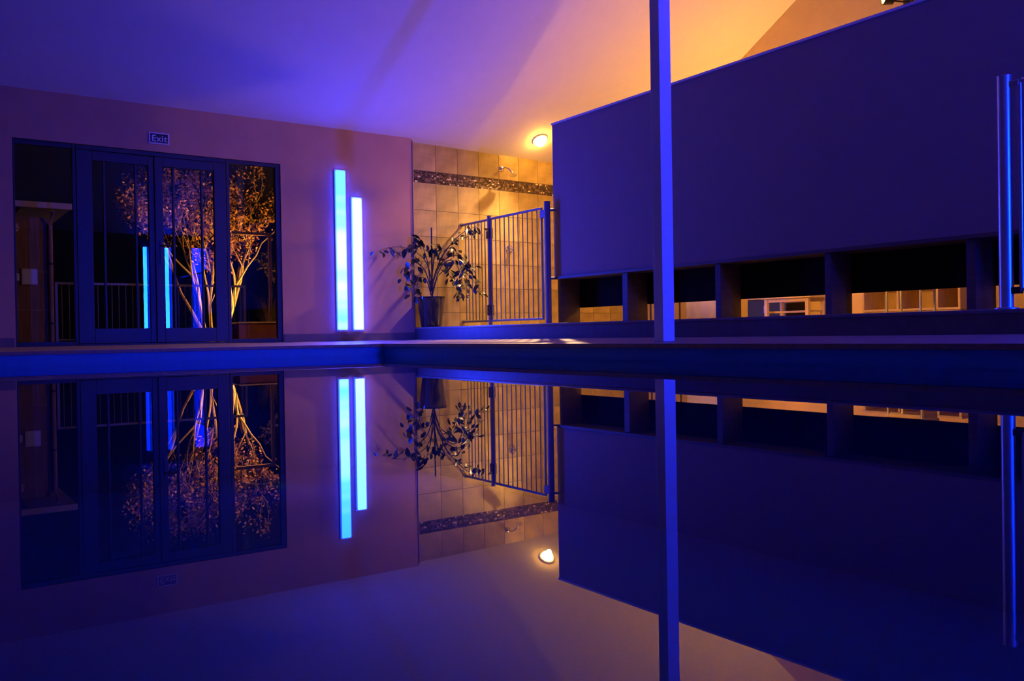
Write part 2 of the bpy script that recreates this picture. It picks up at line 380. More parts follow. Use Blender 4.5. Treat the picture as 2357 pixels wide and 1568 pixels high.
def leaf(hx, x0, x1, gx0, gx1, m1, m2, rotz, handle):
    zt, zb3 = ZH-0.055, ZF+0.024
    lf = bpy.data.objects.new('door_leaf', None); C.objects.link(lf); lf.parent = d1; lf.location = (hx, 0, 0); lf.rotation_euler = (0, 0, rotz)
    X = lambda x: x-hx
    frame_box('stile', lf, X(x0), X(gx0), zb3, zt); frame_box('stile', lf, X(gx1), X(x1), zb3, zt)
    frame_box('top_rail', lf, X(gx0)+.001, X(gx1)-.001, zt-0.11, zt); frame_box('bottom_rail', lf, X(gx0)+.001, X(gx1)-.001, zb3, zb3+0.17)
    for mx_ in (m1, m2): frame_box('muntin', lf, X(mx_)-0.012, X(mx_)+0.012, zb3+.171, zt-.111, -0.02, 0.02)
    for a_, b_ in ((gx0, m1-.012), (m1+.012, m2-.012), (m2+.012, gx1)): pane(lf, X(a_), X(b_), zb3+.17, zt-.11)
    if handle:
        hb = frame_box('handle_plate', lf, X(2.585), X(2.62), 1.14, 1.42, -0.042, -0.03, 'black')
        b = nb(); tube(b, [(X(2.60), -0.04, 1.36), (X(2.60), -0.085, 1.36), (X(2.72), -0.085, 1.36)], 0.011, 8); obj('handle_lever', b, 'black', lf, True)
    return lf
leaf(1.695, 1.695, 2.533, 1.86, 2.473, 1.988, 2.332, math.radians(1.1), False)
leaf(3.38, 2.54, 3.38, 2.632, 3.236, 2.756, 3.089, 0.0, True)

# exit sign
t = thing('exit_sign', 'small dark Exit sign with pale border above the doors', 'sign', (2.594, YW, 2.632))
bm = nb(); box(bm, -0.116, 0.116, -0.014, 0, -0.068, 0.068, 0.006); obj('sign_plate', bm, 'signw', t)
bm = nb(); box(bm, -0.100, 0.100, -0.017, -0.010, -0.053, 0.053, 0.004); obj('sign_field', bm, 'signd', t)
cu = bpy.data.curves.new('exit_text', 'FONT'); cu.body = 'Exit'; cu.size = 0.104; cu.align_x = 'CENTER'; cu.extrude = 0.0015; cu.offset = 0.0016; cu.space_character = 1.10
to = bpy.data.objects.new('tmp_text', cu); C.objects.link(to)
dg = bpy.context.evaluated_depsgraph_get(); me = bpy.data.meshes.new_from_object(to.evaluated_get(dg)); bpy.data.objects.remove(to)
me.materials.clear(); me.materials.append(M['signw'])
lo = bpy.data.objects.new('lettering', me); C.objects.link(lo); lo.parent = t; lo.location = (0, -0.0185, -0.038); lo.rotation_euler = (math.pi/2, 0, 0); lo['label'] = 'pale raised word Exit'

# ------------------------------------------------------------------ blue strip lights
def strip(name, label, group, x0, x1, y, z0, z1, ny, ca, cb, seed, fins=0.0):
    xc, wd, ht = (x0+x1)/2, (x1-x0), z1-z0
    t = thing(name, label, 'wall light', (xc, y, z0), (0, 0, 0 if ny < 0 else math.pi), group)
    h_ = wd/2
    bm = nb(); box(bm, -h_-.012, h_+.012, -0.012, 0, -0.03, ht+.012, 0.003); obj('back_tray', bm, 'lampwhite', t)
    bm = nb(); box(bm, -h_+.008, h_-.008, -0.034, -0.0125, 0.0, ht-.004, 0.012); obj('diffuser', bm, strip_mat(name+'_glow', ca, cb, seed), t, True)
    bm = nb(); box(bm, -h_+.004, h_-.004, -0.036, -0.0125, -0.024, -0.002, 0.003); obj('end_cap', bm, 'lampwhite', t)
    if fins:
        for s_ in (-1, 1):
            bm = nb(); xa, xb = sorted((s_*(h_+.013), s_*(h_+.023))); box(bm, xa, xb, -fins, 0, -0.03, ht+.012, .002); obj('added_side_fin', bm, 'black', t)  # fins added out of view to narrow the strip's sideways spread
strip('strip_light', 'taller glowing blue strip light on tan wall beside doors', 'pair of strip lights by the doors', 4.826, 4.970, YW, 0.335, 2.465, -1, BLUE_A, BLUE_B, 0.3)
strip('strip_light', 'shorter glowing blue strip light on tan wall nearer the shower', 'pair of strip lights by the doors', 5.060, 5.204, YW, 0.335, 2.115, -1, BLUE_B, BLUE_B, 3.1)
strip('strip_light', 'tall blue strip light on wall behind camera over pool deck', None, 5.83, 5.97, YO, 0.50, 2.70, 1, OPP_A, OPP_B, 5.2, 0.22)
strip('light_panel', 'wide deep blue light panel on wall behind camera over platform', None, 6.56, 6.93, YO, 0.50, 2.70, 1, PANEL, PANEL, 8.4)

# ------------------------------------------------------------------ warm lamps, seen and added
t = thing('ceiling_light', 'round glowing warm ceiling lamp above the shower', 'ceiling light', (8.05, 10.675, ceil_z(10.675)), (math.atan(SL), 0, 0))
# local -Z points into the room, square to the slope
t.rotation_euler = (-math.atan(SL), 0, 0)
bm = nb(); lathe(bm, [(0.0, 0.0), (0.115, 0.0), (0.12, -0.006), (0.115, -0.02), (0.1, -0.024), (0.0, -0.024)], 32); obj('trim_ring', bm, 'lampwhite', t, True)
bm = nb(); lathe(bm, [(0.098, -0.025)] + [(0.098*math.cos(a_), -0.025-0.085*math.sin(a_)) for a_ in [math.pi/2*k/8 for k in range(1, 8)]] + [(0.0, -0.11)], 32); obj('dome', bm, 'dome', t, True)
ld = bpy.data.lights.new('beam', 'SPOT'); ld.energy = W_BEAM; ld.color = (1.0, 0.55, 0.24); ld.spot_size = math.radians(125); ld.spot_blend = 1.0; ld.shadow_soft_size = 0.035
lo = bpy.data.objects.new('beam', ld); C.objects.link(lo); lo.parent = t; lo.location = (0, 0, -0.125)
# aimed down through the gate, in the lamp's own frame
lo.rotation_mode = 'QUATERNION'; inv = t.rotation_euler.to_matrix().inverted()
lo.rotation_quaternion = (inv @ (Vector((6.35, 9.0, 0.3)) - Vector(t.location))).normalized().to_track_quat('-Z', 'Y')
def added_canlight(x, y, label):  # unseen cans, added to brighten the changing room under the partition
    t = thing('added_downlight', label, 'ceiling light', (x, y, ceil_z(y)-0.001), (0, 0, 0), 'added downlights over the changing room')
    bm = nb(); lathe(bm, [(0.055, 0.08), (0.055, -0.16), (0.075, -0.16), (0.075, 0.08)], 24); obj('can', bm, 'black', t, True)
    bm = nb(); lathe(bm, [(0.0, 0.03), (0.05, 0.03), (0.05, 0.02), (0.0, 0.015)], 20); obj('lamp', bm, 'can', t, True)
added_canlight(9.3, 7.3, 'black can lamp added unseen over changing room nearer the shower')
added_canlight(9.3, 5.6, 'black can lamp added unseen over middle of changing room')
added_canlight(9.3, 3.9, 'black can lamp added unseen over changing room farthest from the shower')
t = thing('added_uplighter', 'tall uplighter lamp added unseen behind the partition', 'lamp', (8.4, 8.7, ZS))  # added out of sight to throw amber light on the ceiling
bm = nb(); lathe(bm, [(0, 0), (0.16, 0), (0.16, 0.015), (0.03, 0.03), (0, 0.03)], 28); obj('base', bm, 'black', t, True)
bm = nb(); tube(bm, [(0, 0, 0.03), (0, 0, 1.92)], 0.014, 10); obj('pole', bm, 'black', t, True)
bm = nb(); lathe(bm, [(0.0, 1.92), (0.05, 1.925), (0.12, 1.96), (0.17, 2.02), (0.175, 2.02), (0.12, 1.95), (0.05, 1.91), (0.0, 1.905)], 32); obj('bowl', bm, 'black', t, True)
bm = nb(); lathe(bm, [(0.0, 1.935), (0.04, 1.945), (0.055, 1.97), (0.045, 1.995), (0.0, 2.005)], 20); obj('bulb', bm, 'added_torch', t, True)
def added_globe(label, loc, rz, mat):  # unseen globes, added to warm the door wall, shower and cubbies
    t = thing('added_globe', label, 'wall light', loc, (0, 0, rz))
    bm = nb(); lathe(bm, [(0, 0), (0.06, 0), (0.06, 0.015), (0.02, 0.03), (0, 0.03)], 24); obj('wall_plate', bm, 'lampwhite', t, True, rot=(0, -math.pi/2, 0))
    bm = nb(); tube(bm, [(-0.03, 0, 0), (-0.16, 0, 0), (-0.18, 0, 0.02)], 0.012, 10); obj('arm', bm, 'lampwhite', t, True)
    bm = nb(); lathe(bm, [(0.0, -0.08)] + [(0.08*math.cos(a_), 0.08*math.sin(a_)) for a_ in [-math.pi/2+math.pi*k/12 for k in range(1, 12)]] + [(0.0, 0.08)], 24); obj('globe', bm, mat, t, True, loc=(-0.255, 0, 0.02))
added_globe('warm glass globe lamp added unseen on gable wall behind the partition', (XG, 7.6, 2.4), 0, 'globe')
added_globe('warm glass globe lamp added on back of partition to light the cubbies', (XP+0.13, 6.0, 1.35), math.pi, 'added_globe2')
# wall spotlight on the gable
sx, sy, sz = 10.02, 6.22, 4.29
t = thing('wall_spotlight', 'small spotlight on gable wall peeking over the partition', 'spotlight', (sx, sy, sz))
ddir = Vector((-0.80, 0.55, 0.20)).normalized()
q = ddir.to_track_quat('Z', 'Y')
bm = nb(); lathe(bm, [(0.0, -0.13), (0.045, -0.125), (0.06, -0.06), (0.075, 0.0), (0.071, 0.0), (0.055, -0.055), (0.0, -0.07)], 24)
o = obj('head', bm, 'black', t, True); o.rotation_mode = 'QUATERNION'; o.rotation_quaternion = q
bm = nb(); lathe(bm, [(0.0, 0.012), (0.03, 0.009), (0.05, -0.004), (0.055, -0.03), (0.0, -0.04)], 24)
o = obj('bulb', bm, 'spotbulb', t, True); o.rotation_mode = 'QUATERNION'; o.rotation_quaternion = q
bm = nb(); tube(bm, [tuple(-ddir*0.12), (0.22, -0.10, -0.02), (XG-sx-0.02, -0.12, 0.0)], 0.012, 8); obj('bracket', bm, 'black', t, True)
bm = nb(); box(bm, XG-sx-0.03, XG-sx, -0.18, -0.06, -0.06, 0.06, 0.005); obj('wall_plate', bm, 'black', t)

# ------------------------------------------------------------------ shower fittings
def on_tile(x, z, off=0.0):
    return (TX0 + x*math.cos(ang) + off*math.sin(ang), TY0 + x*math.sin(ang) - off*math.cos(ang), z)
lx = 7.60-TX0
t = thing('overhead_shower', 'chrome shower head on bent arm above the mosaic border', 'shower head', on_tile(lx, 2.76), (0, 0, ang))
bm = nb(); lathe(bm, [(0, 0), (0.045, 0), (0.045, 0.01), (0.02, 0.022), (0, 0.022)], 24); obj('rose_plate', bm, 'chrome', t, True, rot=(math.pi/2, 0, 0))
bm = nb(); tube(bm, [(0, -0.02, 0), (0, -0.10, 0.005), (0.02, -0.16, -0.02), (0.05, -0.19, -0.07), (0.055, -0.20, -0.09)], 0.012, 10); obj('arm', bm, 'chrome', t, True)
bm = nb(); lathe(bm, [(0, 0.02), (0.02, 0.015), (0.055, -0.01), (0.06, -0.02), (0.0, -0.022)], 24); obj('spray_head', bm, 'chrome', t, True, loc=(0.06, -0.21, -0.105), rot=(-0.3, 0.2, 0))
t = thing('shower_valve', 'round chrome shower mixer valve behind the gate bars', 'shower valve', on_tile(7.72-TX0, 1.546), (0, 0, ang))
bm = nb(); lathe(bm, [(0, 0), (0.06, 0), (0.062, 0.008), (0.05, 0.016), (0, 0.016)], 28); obj('back_plate', bm, 'chrome', t, True, rot=(math.pi/2, 0, 0))
bm = nb(); lathe(bm, [(0.028, 0.014), (0.028, 0.06), (0.02, 0.066), (0, 0.066)], 20); obj('valve_body', bm, 'chrome', t, True, rot=(math.pi/2, 0, 0))
bm = nb(); tube(bm, [(0, -0.055, 0), (0.03, -0.075, -0.03), (0.05, -0.08, -0.055)], [0.012, 0.010, 0.008], 8); obj('lever', bm, 'chrome', t, True)

# ------------------------------------------------------------------ gates
def bars_panel(parent, y0, y1, z0, z1, n, x=0.0, r=0.0085):
    b = nb(); tube(b, [(x, 0, z0), (x, 0, z1)], r, 8, True); first = obj('bar', b, 'gatepaint', parent, True)
    step = (y1-y0)/(n+1); first.location = (0, y0+step, 0)
    for k in range(2, n+1): inst(first, parent, (0, y0+step*k, 0))
def rail(parent, nm, y0, y1, z, r=0.017, x=0.0, mat='gatepaint'):
    b = nb(); tube(b, [(x, y0, z), (x, y1, z)], r, 10); return obj(nm, b, mat, parent, True)
def post(parent, y, z0, z1, r, nm='post', mat='gatepaint', cap=True):
    b = nb(); tube(b, [(0, y, z0), (0, y, z1)], r, 16)
    if cap: tube(b, [(0, y, z1), (0, y, z1+0.006)], r*1.06, 16)
    return obj(nm, b, mat, parent, True)
XGT = 6.86
g = thing('safety_gate', 'barred metal safety gate between shower wall and partition', 'gate', (XGT, 0, 0))
zt, zb_ = 1.86, 0.43
post(g, 8.965, ZS, 1.925, 0.041); 
p2 = post(g, 10.31, ZS, 1.90, 0.030, 'hinge_post')
for z in (1.66, 0.58):
    bm = nb(); box(bm, -0.036, 0.036, 10.27, 10.345, z-0.075, z+0.075, 0.006); obj('hinge_block', bm, 'black', g)
# gate leaf
rail(g, 'top_rail', 9.07, 10.28, zt); rail(g, 'bottom_rail', 9.07, 10.28, zb_)
post(g, 9.075, zb_, zt, 0.019, 'leaf_stile', cap=False); post(g, 10.262, zb_, zt, 0.014, 'leaf_stile', cap=False)
bars_panel(g, 9.075, 10.262, zb_, zt, 10)
# fixed panel to the tiled wall
rail(g, 'fixed_top_rail', 10.34, 11.03, zt-0.005); rail(g, 'fixed_bottom_rail', 10.34, 11.03, zb_)
bars_panel(g, 10.34, 11.03, zb_, zt, 7)
for z in (zt, zb_):
    bm = nb(); lathe(bm, [(0, -0.012), (0.028, -0.012), (0.028, 0.004), (0, 0.004)], 16); obj('wall_flange', bm, 'gatepaint', g, True, loc=(0, 11.026, z), rot=(math.pi/2, 0, 0))
bm = nb(); box(bm, -0.03, 0.03, 8.985, 9.09, 1.73, 1.83, 0.006); obj('latch', bm, 'gatepaint', g)
for z in (1.82, 0.945):
    bm = nb(); tube(bm, [(0.01, 8.95, z), (0.085, 8.90, z)], 0.018, 10); obj('wall_bracket', bm, 'gatepaint', g, True)

XF = 6.15
g = thing('pool_fence', 'tall barred steel fence at right edge of the platform', 'fence', (XF, 0, 0))
post(g, 2.945, ZS+0.012, 1.92, 0.045, mat='steel')
bm = nb(); lathe(bm, [(0, 0), (0.075, 0), (0.075, 0.008), (0.04, 0.014), (0, 0.014)], 24); obj('base_flange', bm, 'steel', g, True, loc=(0, 2.945, ZS))
post(g, 2.845, 0.47, 1.88, 0.015, 'leaf_stile', 'steel', False)
for y_ in (1.62, 0.30, -1.02, -2.33):
    post(g, y_, ZS+0.012, 1.92, 0.03, mat='steel')
    bm = nb(); lathe(bm, [(0, 0), (0.07, 0), (0.07, 0.008), (0.04, 0.014), (0, 0.014)], 24); obj('base_flange', bm, 'steel', g, True, loc=(0, y_, ZS))
for ya, yb in ((1.65, 2.83), (0.33, 1.59), (-0.99, 0.27), (-2.30, -1.05)):
    rail(g, 'top_rail', ya, yb, 1.87, mat='steel'); rail(g, 'bottom_rail', ya, yb, 0.48, mat='steel'); bars_panel(g, ya, yb, 0.48, 1.87, 10)
bm = nb(); box(bm, -0.022, 0.022, 2.845, 2.92, 0.455, 0.50, 0.005); obj('latch', bm, 'black', g)
bm = nb(); box(bm, -0.02, 0.02, 2.845, 2.92, 1.84, 1.88, 0.005); obj('latch', bm, 'steel', g)

# ------------------------------------------------------------------ potted plant
px_, py_ = 6.155, 10.755
t = thing('potted_plant', 'dark glazed pot with arching small-leaved plant before the shower', 'plant', (px_, py_, ZS))
bm = nb(); lathe(bm, [(0.0, 0.0), (0.14, 0.0), (0.15, 0.02), (0.19, 0.38), (0.2, 0.395), (0.2, 0.425), (0.18, 0.425), (0.175, 0.37), (0.0, 0.37)], 32); obj('pot', bm, 'pot', t, True)
bm = nb(); lathe(bm, [(0, 0.385), (0.174, 0.375)], 24); obj('soil', bm, 'soil', t)
bm = nb(); tube(bm, [(0.02, 0, 0.33), (0.025, 0, 1.40)], 0.012, 8); obj('stake', bm, 'stake', t, True)
def leafmesh(nm, L, Wd, mat):
    b = nb(); cs = [(0, 0), (0.18, 0.55), (0.42, 1.0), (0.68, 0.8), (0.88, 0.38), (1.0, 0.0)]
    mid = [b.verts.new((0, L*a_, -0.12*L*a_*a_)) for a_, _ in cs]
    lf_ = [b.verts.new((-Wd*w_, L*a_, -0.12*L*a_*a_+0.18*Wd*w_)) for a_, w_ in cs[1:-1]]
    rg = [b.verts.new((Wd*w_, L*a_, -0.12*L*a_*a_+0.18*Wd*w_)) for a_, w_ in cs[1:-1]]
    for side in (lf_, rg):
        b.faces.new((mid[0], side[0], mid[1]))
        for k in range(3): b.faces.new((mid[k+1], side[k], side[k+1], mid[k+2]))
        b.faces.new((mid[4], side[3], mid[5]))
    bmesh.ops.recalc_face_normals(b, faces=b.faces[:])
    m = bpy.data.meshes.new(nm); b.to_mesh(m); b.free(); m.materials.append(M[mat])
    for p in m.polygons: p.use_smooth = True
    return m
lms = [leafmesh('leaf', 0.115, 0.032, 'leaf'), leafmesh('leaf', 0.095, 0.029, 'leaf'), leafmesh('leaf', 0.13, 0.034, 'leaf')]
# screen-right is (sin yaw, -cos yaw): branches fan out along it
R2 = Vector((r0.x, r0.y, 0))
FH = Vector((fw.x, fw.y, 0)).normalized()
def clear_wall(p, lim=10.93):
    return p + FH*min(0.0, (lim - py_ - p.y)/FH.y)      # slide foliage forward until it is clear of the wall
def rel(a_, z, dep=0.0): return clear_wall(R2*a_ + FH*dep + Vector((0, 0, z)))
brs = [ # points: sideways (m), height above platform, depth
 [(0.0, 0.36, 0), (0.02, 0.62, 0), (-0.08, 0.95, -.03), (-0.30, 1.10, -.08), (-0.52, 1.12, -.10), (-0.69, 1.05, -.12)],
 [(0.0, 0.5, 0), (-0.04, 0.9, .02), (-0.12, 1.16, .05), (-0.20, 1.24, .06), (-0.27, 1.12, .06)],
 [(0.0, 0.55, 0), (-0.08, 0.80, -.05), (-0.22, 0.92, -.1), (-0.31, 0.78, -.12), (-0.33, 0.62, -.12)],
 [(0.0, 0.55, 0), (0.12, 0.90, -.03), (0.28, 1.14, -.05), (0.45, 1.30, -.08), (0.62, 1.38, -.1), (0.70, 1.42, -.1)],
 [(0.0, 0.5, 0), (0.10, 0.85, .02), (0.22, 1.10, .04), (0.36, 1.06, .03), (0.45, 0.88, .02), (0.46, 0.7, 0)],
 [(0.02, 0.5, 0), (0.14, 0.82, -.08), (0.30, 0.93, -.12), (0.42, 0.76, -.14), (0.45, 0.55, -.15), (0.40, 0.40, -.15)],
 [(0.02, 0.45, 0), (0.10, 0.72, .05), (0.24, 0.80, .08), (0.33, 0.66, .10), (0.36, 0.48, .1)],
 [(0.0, 0.45, 0), (-0.06, 0.66, .03), (-0.16, 0.70, .03), (-0.20, 0.55, .02), (-0.20, 0.42, .02)],
 [(0.02, 0.6, 0), (0.16, 0.92, .05), (0.36, 1.0, 0), (0.52, 0.9, -.03), (0.58, 0.68, -.05), (0.68, 0.52, -.05)],
 [(0.0, 0.6, 0), (0.05, 1.0, .03), (0.02, 1.15, .05), (0.12, 1.08, .08), (0.2, 0.9, .08)],
]
def bez(ps, u):
    k = min(int(u*(len(ps)-1)), len(ps)-2); f_ = u*(len(ps)-1)-k
    g_ = lambda i: Vector(ps[max(0, min(len(ps)-1, i))])
    a_, b_, c_, d_ = g_(k-1), g_(k), g_(k+1), g_(k+2)
    return 0.5*((2*b_)+(c_-a_)*f_+(2*a_-5*b_+4*c_-d_)*f_*f_+(3*b_-a_-3*c_+d_)*f_**3)
nleaf = 0
for bi, br in enumerate(brs):
    ps = [rel(*p) for p in br]
    pts = [bez(ps, k/14) for k in range(15)]
    bm = nb(); tube(bm, pts, [0.009*(1-0.75*k/14) for k in range(15)], 6); obj('branch', bm, 'bark', t, True)
    nl = 28 if bi not in (0, 7) else 17
    for k in range(nl):
        u_ = 0.38 + 0.62*(k+random.random()*0.7)/nl
        if bi == 0: u_ = 0.45 + 0.55*(k+random.random()*0.4)/nl
        p = bez(ps, min(u_, 1.0)) + Vector((random.uniform(-.075, .075), random.uniform(-.075, .075), random.uniform(-.08, .05)))
        p = clear_wall(p, 10.79)
        o = bpy.data.objects.new('leaf', random.choice(lms)); C.objects.link(o); o.parent = t; o.location = p
        o.rotation_euler = (random.uniform(-1.3, -0.2), random.uniform(-.6, .6), random.uniform(1.2, 5.1)); s_ = random.uniform(0.75, 1.15); o.scale = (s_, s_, s_)
        nleaf += 1

# ------------------------------------------------------------------ changing room seen under the partition
cb = thing('cubby_bench', 'pale pine bench with open cubbies against the gable wall', 'bench', (9.9, 5.87, ZS))
yA, yB, D_ = 0.62, -0.62, 0.46
def cbx(nm, x0, x1, y0, y1, z0, z1, mat='pine'):
    b = nb(); box(b, x0, x1, y0, y1, z0, z1, 0.003); return obj(nm, b, mat, cb)
cbx('plinth', 0.02, D_, yB+.01, yA-.01, 0, 0.085); cbx('bottom_board', 0, D_, yB, yA, 0.086, 0.112); cbx('top_board', -0.01, D_, yB-.01, yA+.01, 0.43, 0.46)
cbx('back_board', D_-.015, D_, yB, yA, 0.113, 0.429)
for y_ in (yA-.03, 0.13, -0.36, yB): cbx('divider', 0.0, D_-.016, y_, y_+.028, 0.113, 0.429)
def bench(name, label, loc, L, Wd, H, leg, mat_top='pine', mat_leg='pine', stretch=True):
    t = thing(name, label, 'bench', loc)
    nsl = 4
    for k in range(nsl):
        b = nb(); x0_ = -Wd/2 + k*Wd/nsl; box(b, x0_, x0_+Wd/nsl-.008, -L/2, L/2, H-.03, H, .003); obj('seat_slat', b, mat_top, t)
    for sx_ in (-1, 1):
        for sy_ in (-1, 1):
            b = nb(); xx, yy = sx_*(Wd/2-leg), sy_*(L/2-leg*1.4); box(b, xx-leg/2, xx+leg/2, yy-leg/2, yy+leg/2, 0, H-.031, .003); obj('leg', b, mat_leg, t)
    for sx_ in (-1, 1):
        b = nb(); xx = sx_*(Wd/2-leg); box(b, xx-.01, xx+.01, -L/2+leg*1.95, L/2-leg*1.95, H-.075, H-.031, .002); obj('apron', b, mat_top, t)
    if stretch:
        b = nb(); box(b, -.012, .012, -L/2+leg, L/2-leg, 0.10, 0.125, .002); obj('stretcher', b, mat_leg, t)
        for sy_ in (-1, 1):
            b = nb(); yy = sy_*(L/2-leg*1.4); box(b, -Wd/2+leg*1.5, Wd/2-leg*1.5, yy-.01, yy+.01, 0.10, 0.125, .002); obj('cross_rail', b, mat_leg, t)
    return t
bench('slatted_bench', 'slatted pine bench in changing room left of the cubbies', (9.4, 7.12, ZS), 0.75, 0.40, 0.31, 0.045)
bench('metal_stool', 'small stool with thin metal legs before the cubbies', (8.5, 5.02, ZS), 0.42, 0.30, 0.36, 0.02, 'pine', 'steel', False)
t = thing('dark_cabinet', 'low dark cabinet on platform behind the partition', 'cabinet', (9.9, 7.95, ZS))
bm = nb(); box(bm, 0, 0.42, -0.34, 0.34, 0.0, 0.31, .006); obj('body', bm, 'darkpanel', t)
bm = nb(); box(bm, -0.01, 0.44, -0.36, 0.36, 0.312, 0.335, .004); obj('top', bm, 'pine', t)
for s_ in (-1, 1):
    bm = nb(); box(bm, -0.018, -0.001, min(s_*.005, s_*.33), max(s_*.005, s_*.33), 0.03, 0.30, .003); dd = obj('cabinet_door', bm, 'signd', t)
    bm = nb(); tube(bm, [(-0.03, s_*.03, 0.12), (-0.03, s_*.03, 0.22)], .006, 6); obj('handle', bm, 'steel', dd, True)
# towel hanging on a rail
t = thing('towel_rail', 'low towel rail with thin legs beyond the partition', 'towel rail', (9.7, 9.0, ZS))
for y_ in (-0.42, 0.42):
    bm = nb(); tube(bm, [(0, y_, 0), (0, y_, 0.62)], .014, 8); obj('leg', bm, 'stake', t, True)
    bm = nb(); box(bm, -.12, .12, y_-.015, y_+.015, 0, .02, .003); obj('foot', bm, 'stake', t)
bm = nb(); tube(bm, [(0, -0.45, 0.62), (0, 0.45, 0.62)], .014, 8); obj('top_bar', bm, 'stake', t, True)
bm = nb(); nsg = 24
for side in (-1, 1):
    pass
A_, B_, C_, D2 = [], [], [], []
for k in range(nsg+1):
    y_ = -0.34+0.62*k/nsg; wv = 0.010*math.sin(k*1.1); hz = 0.02+0.015*math.sin(k*0.7)
    A_.append(bm.verts.new((-0.03+wv, y_, 0.05+hz))); B_.append(bm.verts.new((-0.02+wv*.3, y_, 0.60))); C_.append(bm.verts.new((0.0, y_, 0.641))); D2.append(bm.verts.new((0.022+wv*.3, y_, 0.60)))
E_ = [bm.verts.new((0.03+wv, v_.co.y, 0.20)) for v_ in A_]
for rowa, rowb in ((A_, B_), (B_, C_), (C_, D2), (D2, E_)):
    for k in range(nsg): bm.faces.new((rowa[k], rowa[k+1], rowb[k+1], rowb[k]))
o = obj('towel', bm, 'towel', None, True, loc=(9.7, 9.0, ZS)); sm = o.modifiers.new('th', 'SOLIDIFY'); sm.thickness = 0.004
tag(o, 'pale towel hanging over the low rail beyond the partition', 'towel')

# ------------------------------------------------------------------ outside the doors
bm = nb(); box(bm, -12, 22, 11.2, 16.6, 0.02, 0.15); struct(obj('terrace', bm, 'paving'), 'dark paved terrace outside the doors', 'terrace')
bm = nb(); box(bm, -25, 40, 16.6, 60, -0.15, 0.13); struct(obj('lawn', bm, 'lawn'), 'dark lawn beyond the terrace railing', 'lawn')
sh = thing('shed', 'small timber shed outside the left window with pale roof edge', 'shed', (0.0, 15.0, 0.15))
for (za, zb4) in ((0.0, 0.56), (0.575, 1.14), (1.155, 1.97)):
    bm = nb(); box(bm, -1.6, 1.93, 0, 0.06, za, zb4, 0.004); obj('wall_panel', bm, 'timber', sh)
for z_ in (0.567, 1.147):
    bm = nb(); box(bm, -1.6, 1.93, -0.008, 0.05, z_-.014, z_+.014, .002); obj('batten', bm, 'timberline', sh)
bm = nb(); box(bm, 1.87, 1.93, 0.061, 2.4, 0, 1.97, .004); obj('side_wall', bm, 'timber', sh)
bm = nb(); box(bm, -1.9, 2.22, -0.30, 2.6, 2.11, 2.16, .004); obj('roof', bm, 'roof', sh)
bm = nb(); box(bm, -1.9, 2.22, -0.33, -0.30, 2.075, 2.165, .004); obj('fascia', bm, 'fascia', sh)
bm = nb(); tube(bm, [(1.935, -0.06, 0.0), (1.935, -0.06, 1.86), (1.96, -0.2, 2.05)], 0.032, 10); obj('downpipe', bm, 'timberline', sh, True)
for z_ in (0.35, 1.25):
    bm = nb(); tube(bm, [(1.935, -0.06, z_), (1.935, -0.06, z_+.03)], 0.038, 10); obj('pipe_clip', bm, 'black', sh, True)
def notice(name, label, x0, x1, z0, z1, cat):
    t = thing(name, label, cat, ((x0+x1)/2, 14.99, z0))
    hw = (x1-x0)/2; bm = nb(); box(bm, -hw, hw, -0.03, 0, 0, z1-z0, .004); obj('box', bm, 'signw', t)
    bm = nb(); box(bm, -hw+.015, hw-.015, -0.036, -0.031, .02, z1-z0-.02, .002); obj('cover', bm, 'lampwhite', t)
notice('notice_board', 'pale square notice box on the shed wall', 1.545, 1.755, 1.10, 1.335, 'notice box')
notice('meter_box', 'smaller pale box beside the notice box on shed', 1.40, 1.515, 1.155, 1.265, 'meter box')
t = thing('shed_lamp', 'small pale lamp under the shed eave', 'lamp', (1.47, 14.97, 1.95))
bm = nb(); box(bm, -0.035, 0.035, -0.03, 0.028, -0.06, 0.06, .004); obj('body', bm, 'signw', t)
bm = nb(); lathe(bm, [(0, 0), (0.03, 0), (0.05, -0.08), (0.046, -0.08), (0, -0.02)], 16); obj('shade', bm, 'fascia', t, True, loc=(0, -0.08, 0.05))
rl = thing('terrace_railing', 'thin metal railing at the far terrace edge', 'railing', (0, 16.2, 0.15))
bm = nb(); box(bm, 2.15, 5.32, -0.02, 0.02, 1.03, 1.07, .004); obj('handrail', bm, 'gatepaint', rl)
bm = nb(); box(bm, 2.15, 5.32, -0.012, 0.012, 0.10, 0.125, .003); obj('bottom_rail', bm, 'gatepaint', rl)
bm = nb(); tube(bm, [(0, 0, 0.126), (0, 0, 1.029)], 0.007, 6); bar0 = obj('baluster', bm, 'gatepaint', rl, True, loc=(2.25, 0, 0))
k = 1
while 2.25+0.11*k < 5.25: inst(bar0, rl, (2.25+0.11*k, 0, 0)); k += 1
for x_ in (2.17, 3.75, 5.3):
    bm = nb(); box(bm, x_-.02, x_+.02, -.02, .02, 0, 1.029, .003); obj('post', bm, 'gatepaint', rl)

